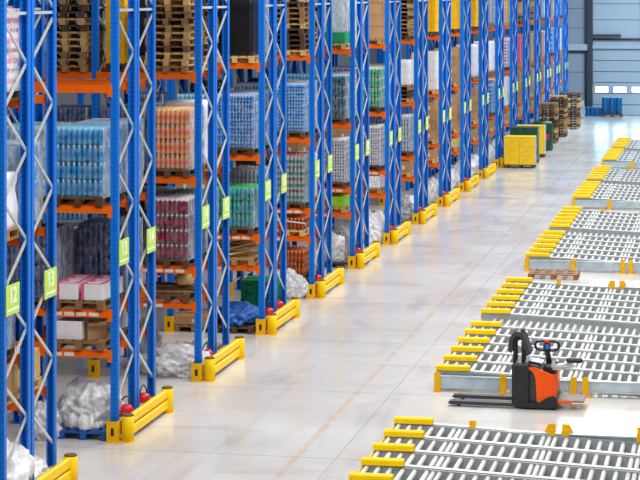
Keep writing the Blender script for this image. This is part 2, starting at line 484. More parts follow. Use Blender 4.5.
# upright protectors, end-of-row guards and the small red canisters at their foot
def guard_parts():
    D = {}
    p = MB(); p.lathe([(.10,0),(.10,.40)], seg=16, ms=[0]); p.lathe([(.098,.40),(.085,.425)], seg=16, ms=[1]); p.box(-.11,.11,-.11,.11,0,.01)
    D['post'] = p.mesh('guard_post', [M['yellow'], M['cap']])
    r = MB(); r.cbox(-.04,.04,.06,2.21,-.075,.075,.02)
    D['rail'] = r.mesh('guard_rail', [M['yellow']])
    b = MB(); b.lathe([(.10,0),(.11,.02),(.11,.38),(.09,.42),(.04,.44)], seg=14)
    D['bucket'] = b.mesh('canister_body', [M['red']])
    h = MB(); h.tube([(.10*math.cos(a), 0, .36+.21*math.sin(a)) for a in [math.pi*i/10 for i in range(11)]], .012, 6)
    D['handle'] = h.mesh('canister_handle', [M['black']])
    return D
GP = guard_parts()
for k in range(NROW):
    y = row_y(k); x = row_x(k)
    if k < 13:
        g = thing('rack_guard', 'yellow steel guard rail at the end of the %s rack row' % ORD[k], 'guard rail', (x+.16, y+.02, 0), 0, 'yellow rack end guards')
        obj('guard_post', GP['post'], g); obj('guard_post', GP['post'], g, (0, 2.27, 0))
        obj('guard_rail', GP['rail'], g, (0,0,.325)); obj('guard_rail', GP['rail'], g, (0,0,.145))
        tag(obj('upright_protector', RM['protector'], None, (x-.06, y-.05, 0)), 'yellow steel shoe around the front end upright of the %s rack row' % ORD[k], 'post protector', 'yellow upright protectors')
        if k < 9:
            tag(obj('upright_protector', RM['protector'], None, (x-.06-BAY, y-.05, 0)), 'yellow steel shoe around the second front upright of the %s rack row' % ORD[k], 'post protector', 'yellow upright protectors')
    if 0 < k < 10:
        b = thing('red_canister', 'small red canister on the floor behind the guard of the %s rack row' % ORD[k], 'canister', (x-.06, y+.66, 0), .4*k, 'red canisters behind the guards')
        obj('canister_body', GP['bucket'], b); obj('canister_handle', GP['handle'], b)
    if k in (1, 3):
        b = thing('red_canister', 'red canister at the rear upright behind the guard of the %s rack row' % ORD[k], 'canister', (x-.06, y+1.62, 0), 1.2, 'red canisters behind the guards')
        obj('canister_body', GP['bucket'], b); obj('canister_handle', GP['handle'], b)

# ------------------------------------------------------------------ goods
def pallet_mesh(name, w=.8, d=1.1, mat='wood', h=.144):
    """w along x (seen from the front), d along y"""
    p = MB(); hw, hd = w/2, d/2
    for x in (-hw+.05, 0, hw-.05):
        p.box(x-.05,x+.05,-hd,hd,0,.022)
        for y in (-hd+.07, 0, hd-.07): p.box(x-.049,x+.049,y-.07,y+.07,.022,.1)
    for y in (-hd+.07, 0, hd-.07): p.box(-hw,hw,y-.07,y+.07,.1,.122)
    for i in range(5):
        x = -hw+.06+i*(w-.12)/4; p.box(x-.06 if i else -hw, x+.06 if i < 4 else hw,-hd,hd,.122,h)
    return p.mesh(name, [M[mat]])
PAL = {m: pallet_mesh('pallet', mat=m) for m in ('wood','wood_pale','wood_dark','bluepallet')}

bcol = {}
def bottle_mat(rgb, key):
    m = plain('bottle_'+key, rgb, .16, var=.12, scale=14)
    return m
def pack_mesh(key, body, cap, lab=None, small=False):
    """a film-wrapped pack of bottles: 3 x 2 large ones or 4 x 2 small ones"""
    mats = [bottle_mat(body, key), plain('cap_'+key, cap, .4), plain('label_'+key, lab or body, .4)]
    p = MB()
    if small: nx, r, h = 4, .0315, .15
    else: nx, r, h = 3, .0425, .265
    prof = [(r*.8,0),(r,.02),(r*.98,h*.28),(r*.98,h*.55),(r*.96,h*.64),(r*.52,h*.84),(r*.42,h*.88),(r*.42,h)]
    ms = [0,0,2,0,0,1,1]
    for i in range(nx):
        for j in range(2):
            p.lathe(prof, ((i-(nx-1)/2)*2.03*r, (j-.5)*2.03*r, 0), 8, ms=ms)
    return p.mesh('bottle_pack', mats), nx*2.03*r, 4.06*r, h+.006
PACKS = {
 'blue': pack_mesh('blue', (24,142,200), (130,208,240), (0,112,178)),
 'navy': pack_mesh('navy', (44,62,110), (70,90,140), (60,70,130)),
 'orange': pack_mesh('orange', (236,156,84), (255,206,140), (228,112,66)),
 'maroon': pack_mesh('maroon', (120,12,36), (240,226,234), (150,10,40)),
 'teal': pack_mesh('teal', (0,150,156), (20,190,110), (0,128,146)),
 'ice': pack_mesh('ice', (84,150,214), (176,190,240), (40,90,170), True),
 'azure': pack_mesh('azure', (90,176,236), (180,190,236), (16,96,180), True),
 'sage': pack_mesh('sage', (150,168,164), (200,90,100), (60,116,100)),
 'petrol': pack_mesh('petrol', (26,90,110), (120,200,226), (20,60,80)),
 'cans': pack_mesh('cans', (206,204,214), (236,236,240), (160,156,180), True),
 'green': pack_mesh('green', (60,170,120), (210,230,220), (30,140,90)),
 'clear': pack_mesh('clear', (180,192,204), (220,228,236), (150,166,186)),
 'amber': pack_mesh('amber', (150,78,36), (240,130,60), (190,84,36)),
 'black': pack_mesh('black', (40,44,52), (60,120,110), (30,40,50)),
 'pinkwhite': pack_mesh('pinkwhite', (240,226,232), (220,60,90), (232,130,160)),
}
def film_shell(w, d, h, mat, amp=.012, seed=0, n=9):
    """closed stretch-film shell, open below, slightly rippled"""
    p = MB(); hw, hd = w/2, d/2
    ring = []
    for i in range(n): ring.append((-hw+w*i/n, -hd))
    for i in range(n): ring.append((hw, -hd+d*i/n))
    for i in range(n): ring.append((hw-w*i/n, hd))
    for i in range(n): ring.append((-hw, hd-d*i/n))
    R_ = len(ring); lv = n+1; vs = []
    for j in range(lv):
        z = h*j/n
        for a, b in ring:
            q = noise.noise(Vector((a*6+seed, b*6, z*5)))*amp
            f = 1+q/max(hw, .3)
            vs.append((a*f, b*f, z + (noise.noise(Vector((a*4, b*4, seed)))*amp if j == n else 0)))
    fs = [(j*R_+i, j*R_+(i+1)%R_, (j+1)*R_+(i+1)%R_, (j+1)*R_+i) for j in range(n) for i in range(R_)]
    p.add(vs, fs, 0, True)
    p.add(vs[n*R_:], [tuple(range(R_))])
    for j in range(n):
        for i in range(n, 2*n): p.m[j*R_+i] = 1  # right side whitened: glare from the aisle painted into the film
    return p.mesh('stretch_film', [M[mat], M['film_heavy_glare']])

LW = ['on the floor', 'first shelf', 'second shelf', 'third shelf', 'top shelf']
def where(k, side, lv, pos):
    return '%s, %s of %s rack row%s' % (LW[lv], ('front', 'rear')[side], ORD[k], ('', ', second from aisle', ', inner bay', ', deep inner bay')[pos])
def spot(k, side, lv, pos):
    x = row_x(k) - .63 - (pos % 2)*.85 - (pos//2)*BAY
    y = row_y(k) + side*1.10 + .51
    return Vector((x, y, LV[lv]))

def bottles(k, side, lv, pos, key, layers, desc, film='film', small_parts=True, pal='wood_dark', cut=0):
    me, pw, pd, ph = PACKS[key]
    nx = 3 if pw < .27 else 3
    ny = int(1.06/pd)
    loc = spot(k, side, lv, pos)
    t = thing('bottle_pallet', '%s, %s' % (desc, where(k, side, lv, pos)), 'pallet of bottles', loc, random.uniform(-.015,.015), 'bottle pallets on the racks')
    obj('pallet', PAL[pal], t)
    x0 = -(nx-1)/2*(pw+.004); y0 = -(ny-1)/2*pd
    if small_parts:
        for l in range(layers):
            top = l == layers-1
            for i in range(nx):
                for j in range(ny - (cut if top else 0)):
                    if top or j == 0 or i == nx-1 or (side == 1 and j == ny-1):
                        obj('bottle_pack', me, t, (x0+i*(pw+.004), y0+j*pd+random.uniform(-.004,.004), .146+l*ph))
    else:
        for l in range(layers):
            key2 = 'layer_'+key
            if key2 not in PACKS:
                src = MB(); 
                vs = [v.co.copy() for v in me.vertices]; fs = [tuple(p.vertices) for p in me.polygons]; mi = [p.material_index for p in me.polygons]
                for i in range(nx):
                    for j in range(ny):
                        if not (j in (0, ny-1) or i in (0, nx-1)): 
                            pass
                        o = len(src.v); d = Vector((x0+i*(pw+.004), y0+j*pd, 0))
                        src.v += [tuple(v+d) for v in vs]; src.f += [tuple(q+o for q in f) for f in fs]; src.m += mi; src.sm += [True]*len(fs)
                PACKS[key2] = src.mesh('bottle_layer', list(me.materials))
            obj('bottle_layer', PACKS[key2], t, (0, 0, .146+l*ph))
    if film:
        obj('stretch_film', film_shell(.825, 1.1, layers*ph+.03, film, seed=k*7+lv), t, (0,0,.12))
    return t

CART = {}
def cartons(k, side, lv, pos, nx, ny, nz, h, mat, desc, film=None, pal='wood_pale', loc=None, wh=None):
    key = (nx, ny, h, mat)
    cw, cd = .78/nx, 1.06/ny
    if key not in CART:
        c = MB(); c.cbox(-cw/2+.004, cw/2-.004, -cd/2+.004, cd/2-.004, 0, h-.006, .008)
        c.box(-cw/2+.01, cw/2-.01, -.025, .025, h-.0062, h-.0045, 1); c.box(-.03, .03, -cd/2+.0035, -cd/2+.006, h*.25, h*.6, 2)
        CART[key] = c.mesh('carton', [M[mat], M['label'], M['label']])
    t = thing('carton_pallet', '%s, %s' % (desc, wh or where(k, side, lv, pos)), 'pallet of boxes', loc or spot(k, side, lv, pos), random.uniform(-.02,.02), 'carton pallets on the racks')
    obj('pallet', PAL[pal], t)
    for l in range(nz):
        for i in range(nx):
            for j in range(ny):
                if l == nz-1 or j == 0 or i == nx-1:
                    obj('carton', CART[key], t, ((i-(nx-1)/2)*cw, (j-(ny-1)/2)*cd, .146+l*h))
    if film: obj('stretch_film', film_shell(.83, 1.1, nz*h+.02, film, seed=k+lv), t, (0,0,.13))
    return t

def wrapped(k, side, lv, pos, h, mat, desc, pal='wood', w=.8, amp=.03, base=None):
    """one bale of goods under opaque film: soft rippled block with film rolls showing as bands"""
    t = thing('wrapped_pallet', '%s, %s' % (desc, where(k, side, lv, pos)), 'wrapped pallet', spot(k, side, lv, pos), random.uniform(-.02,.02), 'film wrapped pallets on the racks')
    obj('pallet', PAL[pal], t)
    p = MB(); n = 12; seed = k*3.3+lv+pos; hw, hd = w/2, .52
    z0 = .145
    if base:
        b = MB(); b.cbox(-hw+.01, hw-.01, -hd+.01, hd-.01, z0, z0+.28, .02); obj('goods_base', b.mesh('goods_base', [M[base]]), t); z0 += .281; h -= .28
    ring = []
    for i in range(40):
        a = 2*math.pi*i/40; c, s = math.cos(a), math.sin(a); e = .16
        ring.append((math.copysign(abs(c)**e, c), math.copysign(abs(s)**e, s)))
    vs = []; R_ = len(ring)
    for j in range(n+1):
        z = h*j/n; tp = 1 - (.06 if j == n else 0) - .02*(j/n)
        for a, b in ring:
            q = noise.noise(Vector((a*2.2+seed, b*2.2, z*3)))*amp + (.012 if j % 3 == 1 else 0)
            vs.append((a*(hw-.012+q*.5)*tp, b*(hd+q*.5)*tp, z0+z))
    fs = [(j*R_+i, j*R_+(i+1)%R_, (j+1)*R_+(i+1)%R_, (j+1)*R_+i) for j in range(n) for i in range(R_)]
    fs += [tuple(range(R_))[::-1], tuple(n*R_+i for i in range(R_))]
    p.add(vs, fs, 0, True)
    obj('wrapped_goods', p.mesh('wrapped_goods', [M[mat]]), t)
    return t

CR = {}
def crate_mesh(w, d, h, mat):
    key = (w, d, h, mat)
    if key not in CR:
        c = MB(); tk = .02
        c.box(-w/2, w/2, -d/2, -d/2+tk, 0, h); c.box(-w/2, w/2, d/2-tk, d/2, 0, h)
        c.box(-w/2, -w/2+tk, -d/2+tk, d/2-tk, 0, h); c.box(w/2-tk, w/2, -d/2+tk, d/2-tk, 0, h)
        c.box(-w/2+tk, w/2-tk, -d/2+tk, d/2-tk, 0, .02)
        c.box(-w/2-.008, w/2+.008, -d/2-.008, d/2+.008, h-.04, h-.012)
        for x in (-w*.3, w*.3): c.box(x-.012, x+.012, -d/2-.007, -d/2, .02, h-.045)
        c.box(-.07, .07, -d/2-.0025, -d/2, h*.45, h*.6, 1)
        CR[key] = c.mesh('crate', [M[mat], M['yellow_dark' if mat.startswith('yellow') else 'black']])
    return CR[key]
def crates(loc, label, nx, ny, nz, w, d, h, mat, cat='stack of crates', group=None, pal='wood_dark', lid=True, film=False):
    t = thing('crate_stack', label, cat, loc, random.uniform(-.01,.01), group)
    obj('pallet', PAL[pal], t, sc=(nx*w/.8, ny*d/1.1, 1))
    me = crate_mesh(w-.012, d-.012, h-.004, mat)
    for l in range(nz):
        for i in range(nx):
            for j in range(ny): obj('crate', me, t, ((i-(nx-1)/2)*w, (j-(ny-1)/2)*d, .146+l*h))
    if lid:
        m = MB(); m.cbox(-nx*w/2, nx*w/2, -ny*d/2, ny*d/2, 0, .02, .006)
        obj('cover_sheet', m.mesh('cover_sheet', [M[mat]]), t, (0,0,.148+nz*h))
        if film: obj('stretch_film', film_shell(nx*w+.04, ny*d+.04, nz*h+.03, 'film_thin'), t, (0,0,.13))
    return t

def pallet_stack(loc, n, phrase, group, mats=('wood','wood_pale','wood_dark'), rz=0, sc=(1,1,1)):
    z = 0
    for i in range(n):
        m = random.choices(mats, (3, 3, 3)[:len(mats)])[0]
        word = {'wood':'brown','wood_pale':'pale','wood_dark':'dark','bluepallet':'blue'}[m]
        o = obj('wooden_pallet', PAL[m], None, (loc[0]+random.uniform(-.025,.025), loc[1]+random.uniform(-.03,.03), loc[2]+z), (0,0,rz+random.uniform(-.03,.03)), (sc[0],sc[1],.84))
        tag(o, '%s wooden pallet, %s from bottom, stack %s' % (word, ORD[i], phrase), 'pallet', group)
        z += .1455*.84
def rack_stack(k, side, lv, pos, n):
    pallet_stack(spot(k, side, lv, pos), n, 'on %s, %s of %s row%s' % (LW[lv], ('front','rear')[side], ORD[k], ('', ', inside', ', deep')[pos]), 'pallet stack of the %s row %s' % (ORD[k], ('front','rear')[side]))

def heap(loc, size, mat, label, seed=0, cat='plastic film heap', name='plastic_film_heap', rough=.28, sub=5):
    """crumpled heap of plastic film lying on a flat underside"""
    import bmesh
    bm = bmesh.new(); bmesh.ops.create_icosphere(bm, subdivisions=sub, radius=1)
    for v in bm.verts:
        p = v.co.copy(); q = p*1.7+Vector((seed*3.1, seed, seed*.7))
        d = 1 + rough*noise.noise(q) + rough*.9*(.5-1.6*abs(noise.noise(q*1.9))) + rough*.5*(.4-1.6*abs(noise.noise(q*4.0)))
        p = p*d
        v.co = Vector((p.x*size[0]/2, p.y*size[1]/2, max(p.z*.62+.38, 0.0)*size[2]))
    me = bpy.data.meshes.new(name); bm.to_mesh(me); bm.free()
    me.materials.append(M[mat])
    for f in me.polygons: f.use_smooth = True
    o = obj(name, me, None, loc); tag(o, label, cat); return o

SACK = None
def sack_mesh():
    s = MB(); n = 10; vs = []; R_ = 16
    for j in range(n+1):
        t = j/n; x = (t-.5)*.34; pr = (1-abs(2*t-1)**4)**.5 if 0 < t < 1 else .05
        for i in range(R_):
            a = 2*math.pi*i/R_; vs.append((x, math.cos(a)*.09*(.4+.6*pr), .11+math.sin(a)*.1*(.25+.75*pr)))
    fs = [(j*R_+i, (j+1)*R_+i, (j+1)*R_+(i+1)%R_, j*R_+(i+1)%R_) for j in range(n) for i in range(R_)]
    fs += [tuple(range(R_)), tuple(n*R_+i for i in range(R_))[::-1]]
    s.add(vs, fs, 0, True); return s.mesh('paper_sack', [M['sack']])
SACK = sack_mesh()

# --- shelf phrases used below keep every label specific
def fill():
    # ---- first (nearest) row, seen through its end frames
    q = bottles(0,0,4,0,'pinkwhite',4,'white and pink bottles in film'); q.location.x += .1
    q = wrapped(0,0,3,0,.75,'heap_white','low bulging white and pink wrapped bale','wood',amp=.08); q.location.x += .1
    bottles(0,1,3,0,'blue',4,'blue bottles in cloudy film','film_heavy_glare')
    bottles(0,0,2,0,'blue',3,'blue bottles in cloudy film','film_heavy_glare')
    cartons(0,0,1,0,2,2,1,.4,'carton','brown cartons on a pallet')
    cartons(0,1,1,0,2,2,1,.42,'wood_pale','pale tan cartons on a pallet')
    heap(spot(0,0,0,0)+Vector((.25,.1,0)), (.9,1.3,1.0), 'heap_white', 'white plastic sheet bundle on the floor under the nearest rack row', 2)
    heap(spot(0,1,0,0)+Vector((.25,.1,0)), (.8,.9,.5), 'heap_white', 'small white plastic bundle behind the nearest yellow guard rail', 4)
    # ---- second row
    bottles(1,0,3,0,'blue',4,'blue drink bottles in clear film')
    bottles(1,0,3,1,'blue',4,'blue drink bottles in cloudy film','film_heavy_glare')
    bottles(1,1,3,0,'blue',4,'blue bottles in cloudy film','film_heavy_glare')
    bottles(1,1,2,0,'navy',4,'dark navy bottles in film','film')
    wrapped(1,1,2,1,1.0,'heap_grey','grey film wrapped goods','wood_dark')
    wrapped(1,1,1,0,.42,'heap_grey','low grey wrapped goods','wood_dark')
    # pink and white long cartons on a pallet
    s = spot(1,0,2,0)
    p = obj('wooden_pallet', PAL['wood'], None, s); tag(p, 'wooden pallet under the two pink and white boxes', 'pallet')
    for i, dx in enumerate((-.21, .23)):
        b = thing('long_carton', 'long pink and white box, %s of the pair on a shelf pallet' % ('left', 'right')[i], 'box', s+Vector((dx, -.02, .1445)), .04*(1-2*i), 'pink and white boxes')
        c = MB(); c.cbox(-.175,.175,-.5,.5,0,.26,.008); obj('box_body', c.mesh('box_body', [M['carton_white']]), b)
        c = MB(); c.box(-.176,.176,-.5,.5,.2605,.263); c.box(-.1775,-.176,-.5,.5,0,.263); c.box(-.176,-.125,-.5015,-.5,0,.263)
        for q in range(5): c.box(-.1+.06*(q%2),.12,-.44+q*.18,-.35+q*.18,.2635,.2645,1)
        obj('pink_print', c.mesh('pink_print', [M['pink'], M['carton_white']]), b)
    s = spot(1,0,1,0)
    p = obj('wooden_pallet', PAL['wood'], None, s); tag(p, 'wooden pallet under the white box and brown box, first shelf', 'pallet')
    c = MB(); c.cbox(-.21,.21,-.2,.2,0,.29,.008); tag(obj('white_box', c.mesh('white_box', [M['carton_white']]), None, s+Vector((-.18,-.28,.1445))), 'plain white box on a pallet left of the brown open box', 'box')
    b = thing('open_carton', 'brown cardboard box with open flaps on a pallet, second rack row', 'box', s+Vector((.17,-.2,.1445)), .5)
    c = MB()
    c.box(-.15,.15,-.15,-.142,0,.26); c.box(-.15,.15,.142,.15,0,.26); c.box(-.15,-.142,-.142,.142,0,.26); c.box(.142,.15,-.142,.142,0,.26); c.box(-.142,.142,-.142,.142,0,.008)
    obj('box_body', c.mesh('box_body', [M['carton']]), b)
    for sx, rz in ((1,0),(-1,0)):
        c = MB(); c.obox((sx*.19,0,.3),(.11,.29,.006),(0,-sx*.8,0)); obj('flap', c.mesh('flap', [M['carton']]), b)
    c = MB(); c.obox((0,-.19,.25),(.29,.09,.006),(.5,0,0)); obj('flap', c.mesh('flap', [M['carton']]), b)
    # plastic heap on the blue pallet
    s = Vector((row_x(1)-.56, row_y(1)+.52, 0))
    tag(obj('blue_pallet', PAL['bluepallet'], None, s), 'blue pallet under the big clear plastic heap, second rack row', 'pallet')
    heap(s+Vector((-.06,0,.145)), (.9,.95,.66), 'heap', 'big crumpled clear plastic heap on the blue pallet, second rack row', 1)
    heap(s+Vector((-.68,-.45,0)), (.6,.6,.5), 'heap', 'low clear plastic bundle on the floor beside the blue pallet', 6)
    # ---- third row
    rack_stack(2,0,4,0,13)
    crates(spot(2,0,4,1)+Vector((-.22,.2,0)), 'narrow stack of yellow crates on the top shelf of the third rack row', 1,2,4,.36,.4,.34,'yellow_dark')
    rack_stack(2,0,4,2,13)
    rack_stack(2,1,4,0,12)
    bottles(2,0,3,0,'orange',4,'orange drink bottles in clear film')
    wrapped(2,1,3,0,1.15,'heap_white','white wrapped goods','wood')
    bottles(2,0,2,0,'maroon',4,'dark red bottles with white caps')
    bottles(2,1,2,0,'black',4,'dark bottles with green caps')
    bottles(2,1,2,1,'teal',4,'turquoise bottles in film','film_heavy_glare')
    for i in range(9):
        c = MB(); c.obox((0,0,.0),(random.uniform(.7,.95),.09,.022))
        o = obj('loose_board', c.mesh('loose_board', [M['wood_dark' if i % 3 else 'wood']]), None, spot(2,0,1,0)+Vector((random.uniform(-.03,.03), -.34+.075*i, .16+.0235*(i%4))), (0,0,random.uniform(-.12,.12)))
        tag(o, 'rough brown board in the loose pile, first shelf, third rack row', 'board', 'loose boards on the third row shelf', True)
    p = obj('wooden_pallet', PAL['wood_dark'], None, spot(2,0,1,0)); tag(p, 'dark pallet under the loose brown boards, third rack row', 'pallet')
    heap(spot(2,0,1,0)+Vector((.22,-.1,.262)), (.34,.4,.26), 'wood_pale', 'pale lumpy bundle on the loose boards, first shelf, third rack row', 3, 'bundle', 'sack_bundle', .15, 3)
    heap(spot(2,0,0,0)+Vector((.0,.05,0)), (1.25,1.05,.5), 'heap', 'wide clear plastic heap on the floor beside the third rack row', 8)
    heap(spot(2,0,0,0)+Vector((-.72,.55,0)), (.55,.9,.85), 'heap_grey', 'grey plastic bundle standing behind the clear heap, third rack row', 9)
    for i in range(7):
        tag(obj('paper_sack', SACK, None, (row_x(2)-1.22+.165*i, row_y(2)+2.72, .0), (0,0,math.pi/2-.25)), 'brown paper sack in the short row on the floor behind the plastic heap', 'sack', 'brown sacks on the floor', True)
    heap((row_x(2)-.3, row_y(2)+1.1, 0), (.42,.9,.55), 'heap_white', 'white sheet hanging low behind the guard of the third rack row', 11)
    # ---- fourth row
    cartons(3,0,0,1,1,1,1,.2,'carton','low flat brown carton',None,'wood')
    wrapped(3,0,4,0,1.25,'blackwrap','tall black wrapped goods','wood_pale')
    wrapped(3,1,4,0,1.4,'film_heavy_glare','clear film bale','wood')
    bottles(3,0,3,0,'ice',7,'small blue grey bottles in film')
    bottles(3,1,3,0,'black',4,'dark green bottles in film')
    bottles(3,0,2,0,'teal',3,'turquoise bottles with green caps')
    bottles(3,1,2,0,'clear',4,'clear grey bottles in film','film',False)
    wrapped(3,1,2,1,1.0,'heap_white','white bulging sacks','wood')
    for i in range(18):
        c = MB(); c.obox((0,0,.0),(random.uniform(.7,.95),.045,.03))
        o = obj('thin_batten', c.mesh('thin_batten', [M['wood_pale' if i % 2 else 'wood']]), None, spot(3,0,1,0)+Vector((random.uniform(-.06,.06), -.34+.035*i, .17+.06*(i%6))), (0,random.uniform(-.16,.02),random.uniform(.3,1.0)))
        tag(o, 'thin pale wooden batten in the tangled pile, fourth rack row shelf', 'batten', 'battens on the fourth row shelf', True)
    p = obj('wooden_pallet', PAL['wood'], None, spot(3,0,1,0)); tag(p, 'pallet under the tangled battens, first shelf, fourth rack row', 'pallet')
    p = obj('wooden_pallet', PAL['wood_dark'], None, spot(3,0,0,0)); tag(p, 'wooden pallet under the blue plastic bags, fourth rack row', 'pallet')
    heap(spot(3,0,0,0)+Vector((0,0,.145)), (.84,1.0,.38), 'bluebag', 'crumpled blue plastic bags on a pallet at the fourth rack row', 14, 'bag heap', 'bag_heap', .34, 4)
    crates(spot(3,1,0,0)+Vector((.16,.1,0)), 'green plastic crates on the floor, rear of fourth rack row', 2,2,4,.34,.4,.19,'green',lid=False)
    # ---- fifth row
    rack_stack(4,0,4,0,13)
    rack_stack(4,1,4,0,9)
    bottles(4,0,3,0,'azure',7,'small light blue bottles in film')
    bottles(4,1,3,0,'clear',4,'clear bottles in film','film_heavy_glare')
    bottles(4,0,2,0,'sage',4,'grey green bottles with red caps')
    wrapped(4,1,2,0,1.0,'heap_white','white wrapped goods','wood')
    bottles(4,0,1,0,'amber',1,'single layer of amber bottles',None,pal='wood_pale')
    c = MB(); c.obox((0,0,0),(.8,.34,.02),(-.35,.12,.1)); tag(obj('white_board', c.mesh('white_board', [M['carton_white']]), None, spot(4,0,1,0)+Vector((.02,-.42,.29))), 'white sheet leaning on the amber bottles, first shelf of fifth rack row', 'sheet')
    pallet_stack(spot(4,0,0,0)+Vector((0,.08,0)), 3, 'under amber bottles, fifth row floor', 'floor pallets of the fifth row')
    q = bottles(4,0,0,0,'amber',2,'two layers of amber bottles',None); q.location.z += .1455*.84*3+.002; q.location.y += .08
    heap(spot(4,0,0,0)+Vector((.0,-.62,0)), (.86,.5,.62), 'heap', 'clear and white plastic heap on the floor, front of fifth rack row', 17)
    heap(spot(4,1,0,0)+Vector((.15,.1,0)), (.6,.8,.9), 'heap', 'tall white plastic bundle behind the guard of the fifth rack row', 19)
    # ---- sixth row
    wrapped(5,0,4,0,1.3,'film_heavy_glare','pale film bale with a green base','wood_pale',base='green')
    wrapped(5,1,4,0,1.3,'heap','clear film bale','wood')
    bottles(5,0,3,0,'petrol',4,'dark teal bottles with light blue caps')
    bottles(5,1,3,0,'pinkwhite',4,'white and pink bottles in film','film_heavy_glare')
    bottles(5,0,2,0,'cans',7,'white drink cans in film')
    bottles(5,1,2,0,'ice',6,'pale blue cans in film')
    cartons(5,0,1,0,1,1,1,.26,'limebox','lime green package on a pallet')
    cage(spot(5,0,0,0), 'wire mesh cage with a white bag, front of sixth rack row')
    heap(spot(5,0,0,0)+Vector((0,0,.152)), (.6,.85,.62), 'heap_white', 'white bag inside the wire cage of the sixth rack row', 21)
    heap(spot(5,1,0,0), (.7,.9,.8), 'heap_grey', 'grey plastic heap on the floor, rear of sixth rack row', 23)
    # ---- seventh row
    cartons(6,0,4,0,1,2,4,.33,'carton','large brown cartons',None)
    cartons(6,1,4,0,2,2,4,.3,'carton','brown cartons')
    bottles(6,0,3,0,'green',4,'green bottles in film')
    bottles(6,1,3,0,'clear',4,'clear bottles in film','film_heavy_glare',False)
    bottles(6,0,2,0,'cans',7,'silver white cans in film')
    bottles(6,1,2,0,'azure',6,'light blue cans in film','film',False)
    wrapped(6,0,1,0,.34,'heap','low clear film bundle','wood')
    heap(spot(6,0,0,0)+Vector((.05,-.1,0)), (.85,.9,.85), 'heap_white', 'white plastic heap on the floor, front of seventh rack row', 25)
    heap(spot(6,1,0,0), (.75,.9,.7), 'carton', 'brown crumpled paper heap on the floor, rear of seventh rack row', 26, 'paper heap', 'paper_heap', .2, 4)
    # ---- eighth row
    rack_stack(7,0,4,0,12)
    rack_stack(7,0,3,0,3)
    w7 = wrapped(7,0,3,0,.75,'heap_white','white sacks on three pallets','wood'); w7.location.z += .1455*.84*3+.001
    bottles(7,0,2,0,'clear',4,'clear grey bottles in film','film',False)
    cartons(7,0,1,0,2,2,1,.34,'carton','brown cartons on a pallet')
    heap(spot(7,0,0,0), (.8,.9,.7), 'heap_grey', 'grey plastic heap on the floor, front of eighth rack row', 27)
    cartons(7,1,4,0,2,2,4,.3,'carton','brown cartons'); bottles(7,1,3,0,'blue',4,'blue bottles in film','film',False)
    cartons(7,1,2,0,2,2,3,.33,'carton','brown cartons'); heap(spot(7,1,0,0), (.8,.9,.6), 'heap_white', 'white plastic heap on the floor, rear of eighth rack row', 28)
    # ---- rows further off: one or two loads to each shelf
    Y = 'yellow_dark'
    far = {
      8: (('crate',Y),('cart','carton_white'),('cart','carton'),('cart','carton'),'heap'),
      9: (('crate',Y),('cart','carton'),('cart','carton'),('cart','wood_pale'),'heap_white'),
      10: (('crate',Y),('wrap','heap_white'),('cart','carton'),('cart','carton'),'heap_white'),
      11: (('wrap','heap_grey'),('wrap','heap_white'),('bot','azure'),('cart','carton'),'heap_white'),
      12: (('cart','wood_pale'),('bot','pinkwhite'),('cart','carton_white'),('cart','carton'),'heap'),
      13: (('stack',),('cart','pink'),('cart','carton'),('cart','carton'),'heap'),
      14: (('stack',),('cart','carton'),('cart','carton'),('cart','carton'),None),
      15: (('wrap','heap_grey'),('cart','carton'),('cart','sack'),('cart','carton'),None),
      16: (('cart','carton'),('bot','blue'),('cart','carton'),('cart','carton'),None),
      17: (('bot','azure'),('cart','carton_white'),('cart','carton'),('bot','blue'),None),
    }
    nm = {'carton':'brown cartons','carton_white':'white cartons','wood_pale':'pale tan cartons','pink':'red and pink cartons','sack':'reddish brown cartons'}
    for k, spec in far.items():
        for side in (0, 1):
            for idx, lv in enumerate((4,3,2,1)):
                kd = spec[idx] if side == 0 else random.choice([('cart','carton'),('wrap','heap_white'),('bot','blue'),('cart','carton_white'),('wrap','heap_grey')])
                hmax = {4:1.3,3:1.2,2:1.1,1:.32}[lv]
                if kd[0] == 'crate': crates(spot(k,side,lv,0), 'tall yellow crates on the top shelf of the %s rack row' % ORD[k], 2,2,4,.39,.53,.34,kd[1])
                elif kd[0] == 'stack': rack_stack(k,side,lv,0,9)
                elif kd[0] == 'cart': 
                    nz = 1 if lv == 1 else 4
                    cartons(k,side,lv,0,2,2,nz,.3 if lv > 1 else .3,kd[1],nm[kd[1]]+' on a pallet')
                elif kd[0] == 'wrap': wrapped(k,side,lv,0,hmax,kd[1],{'heap_white':'white wrapped goods','heap_grey':'grey wrapped goods'}[kd[1]],'wood')
                else:
                    if lv == 1: bottles(k,side,lv,0,'blue' if kd[1]=='blue' else kd[1],1,'low %s bottles in film' % kd[1],'film',False)
                    else: bottles(k,side,lv,0,kd[1],4 if kd[1] in ('blue','pinkwhite') else 7,{'pinkwhite':'red and white','azure':'light blue','blue':'blue'}[kd[1]]+' bottles in film','film',False)
            if spec[4]: heap(spot(k,side,0,0), (.8,.9,.75), spec[4], 'white plastic heap on the floor, %s of %s rack row' % (('front','rear')[side], ORD[k]), k*2+side, sub=4)
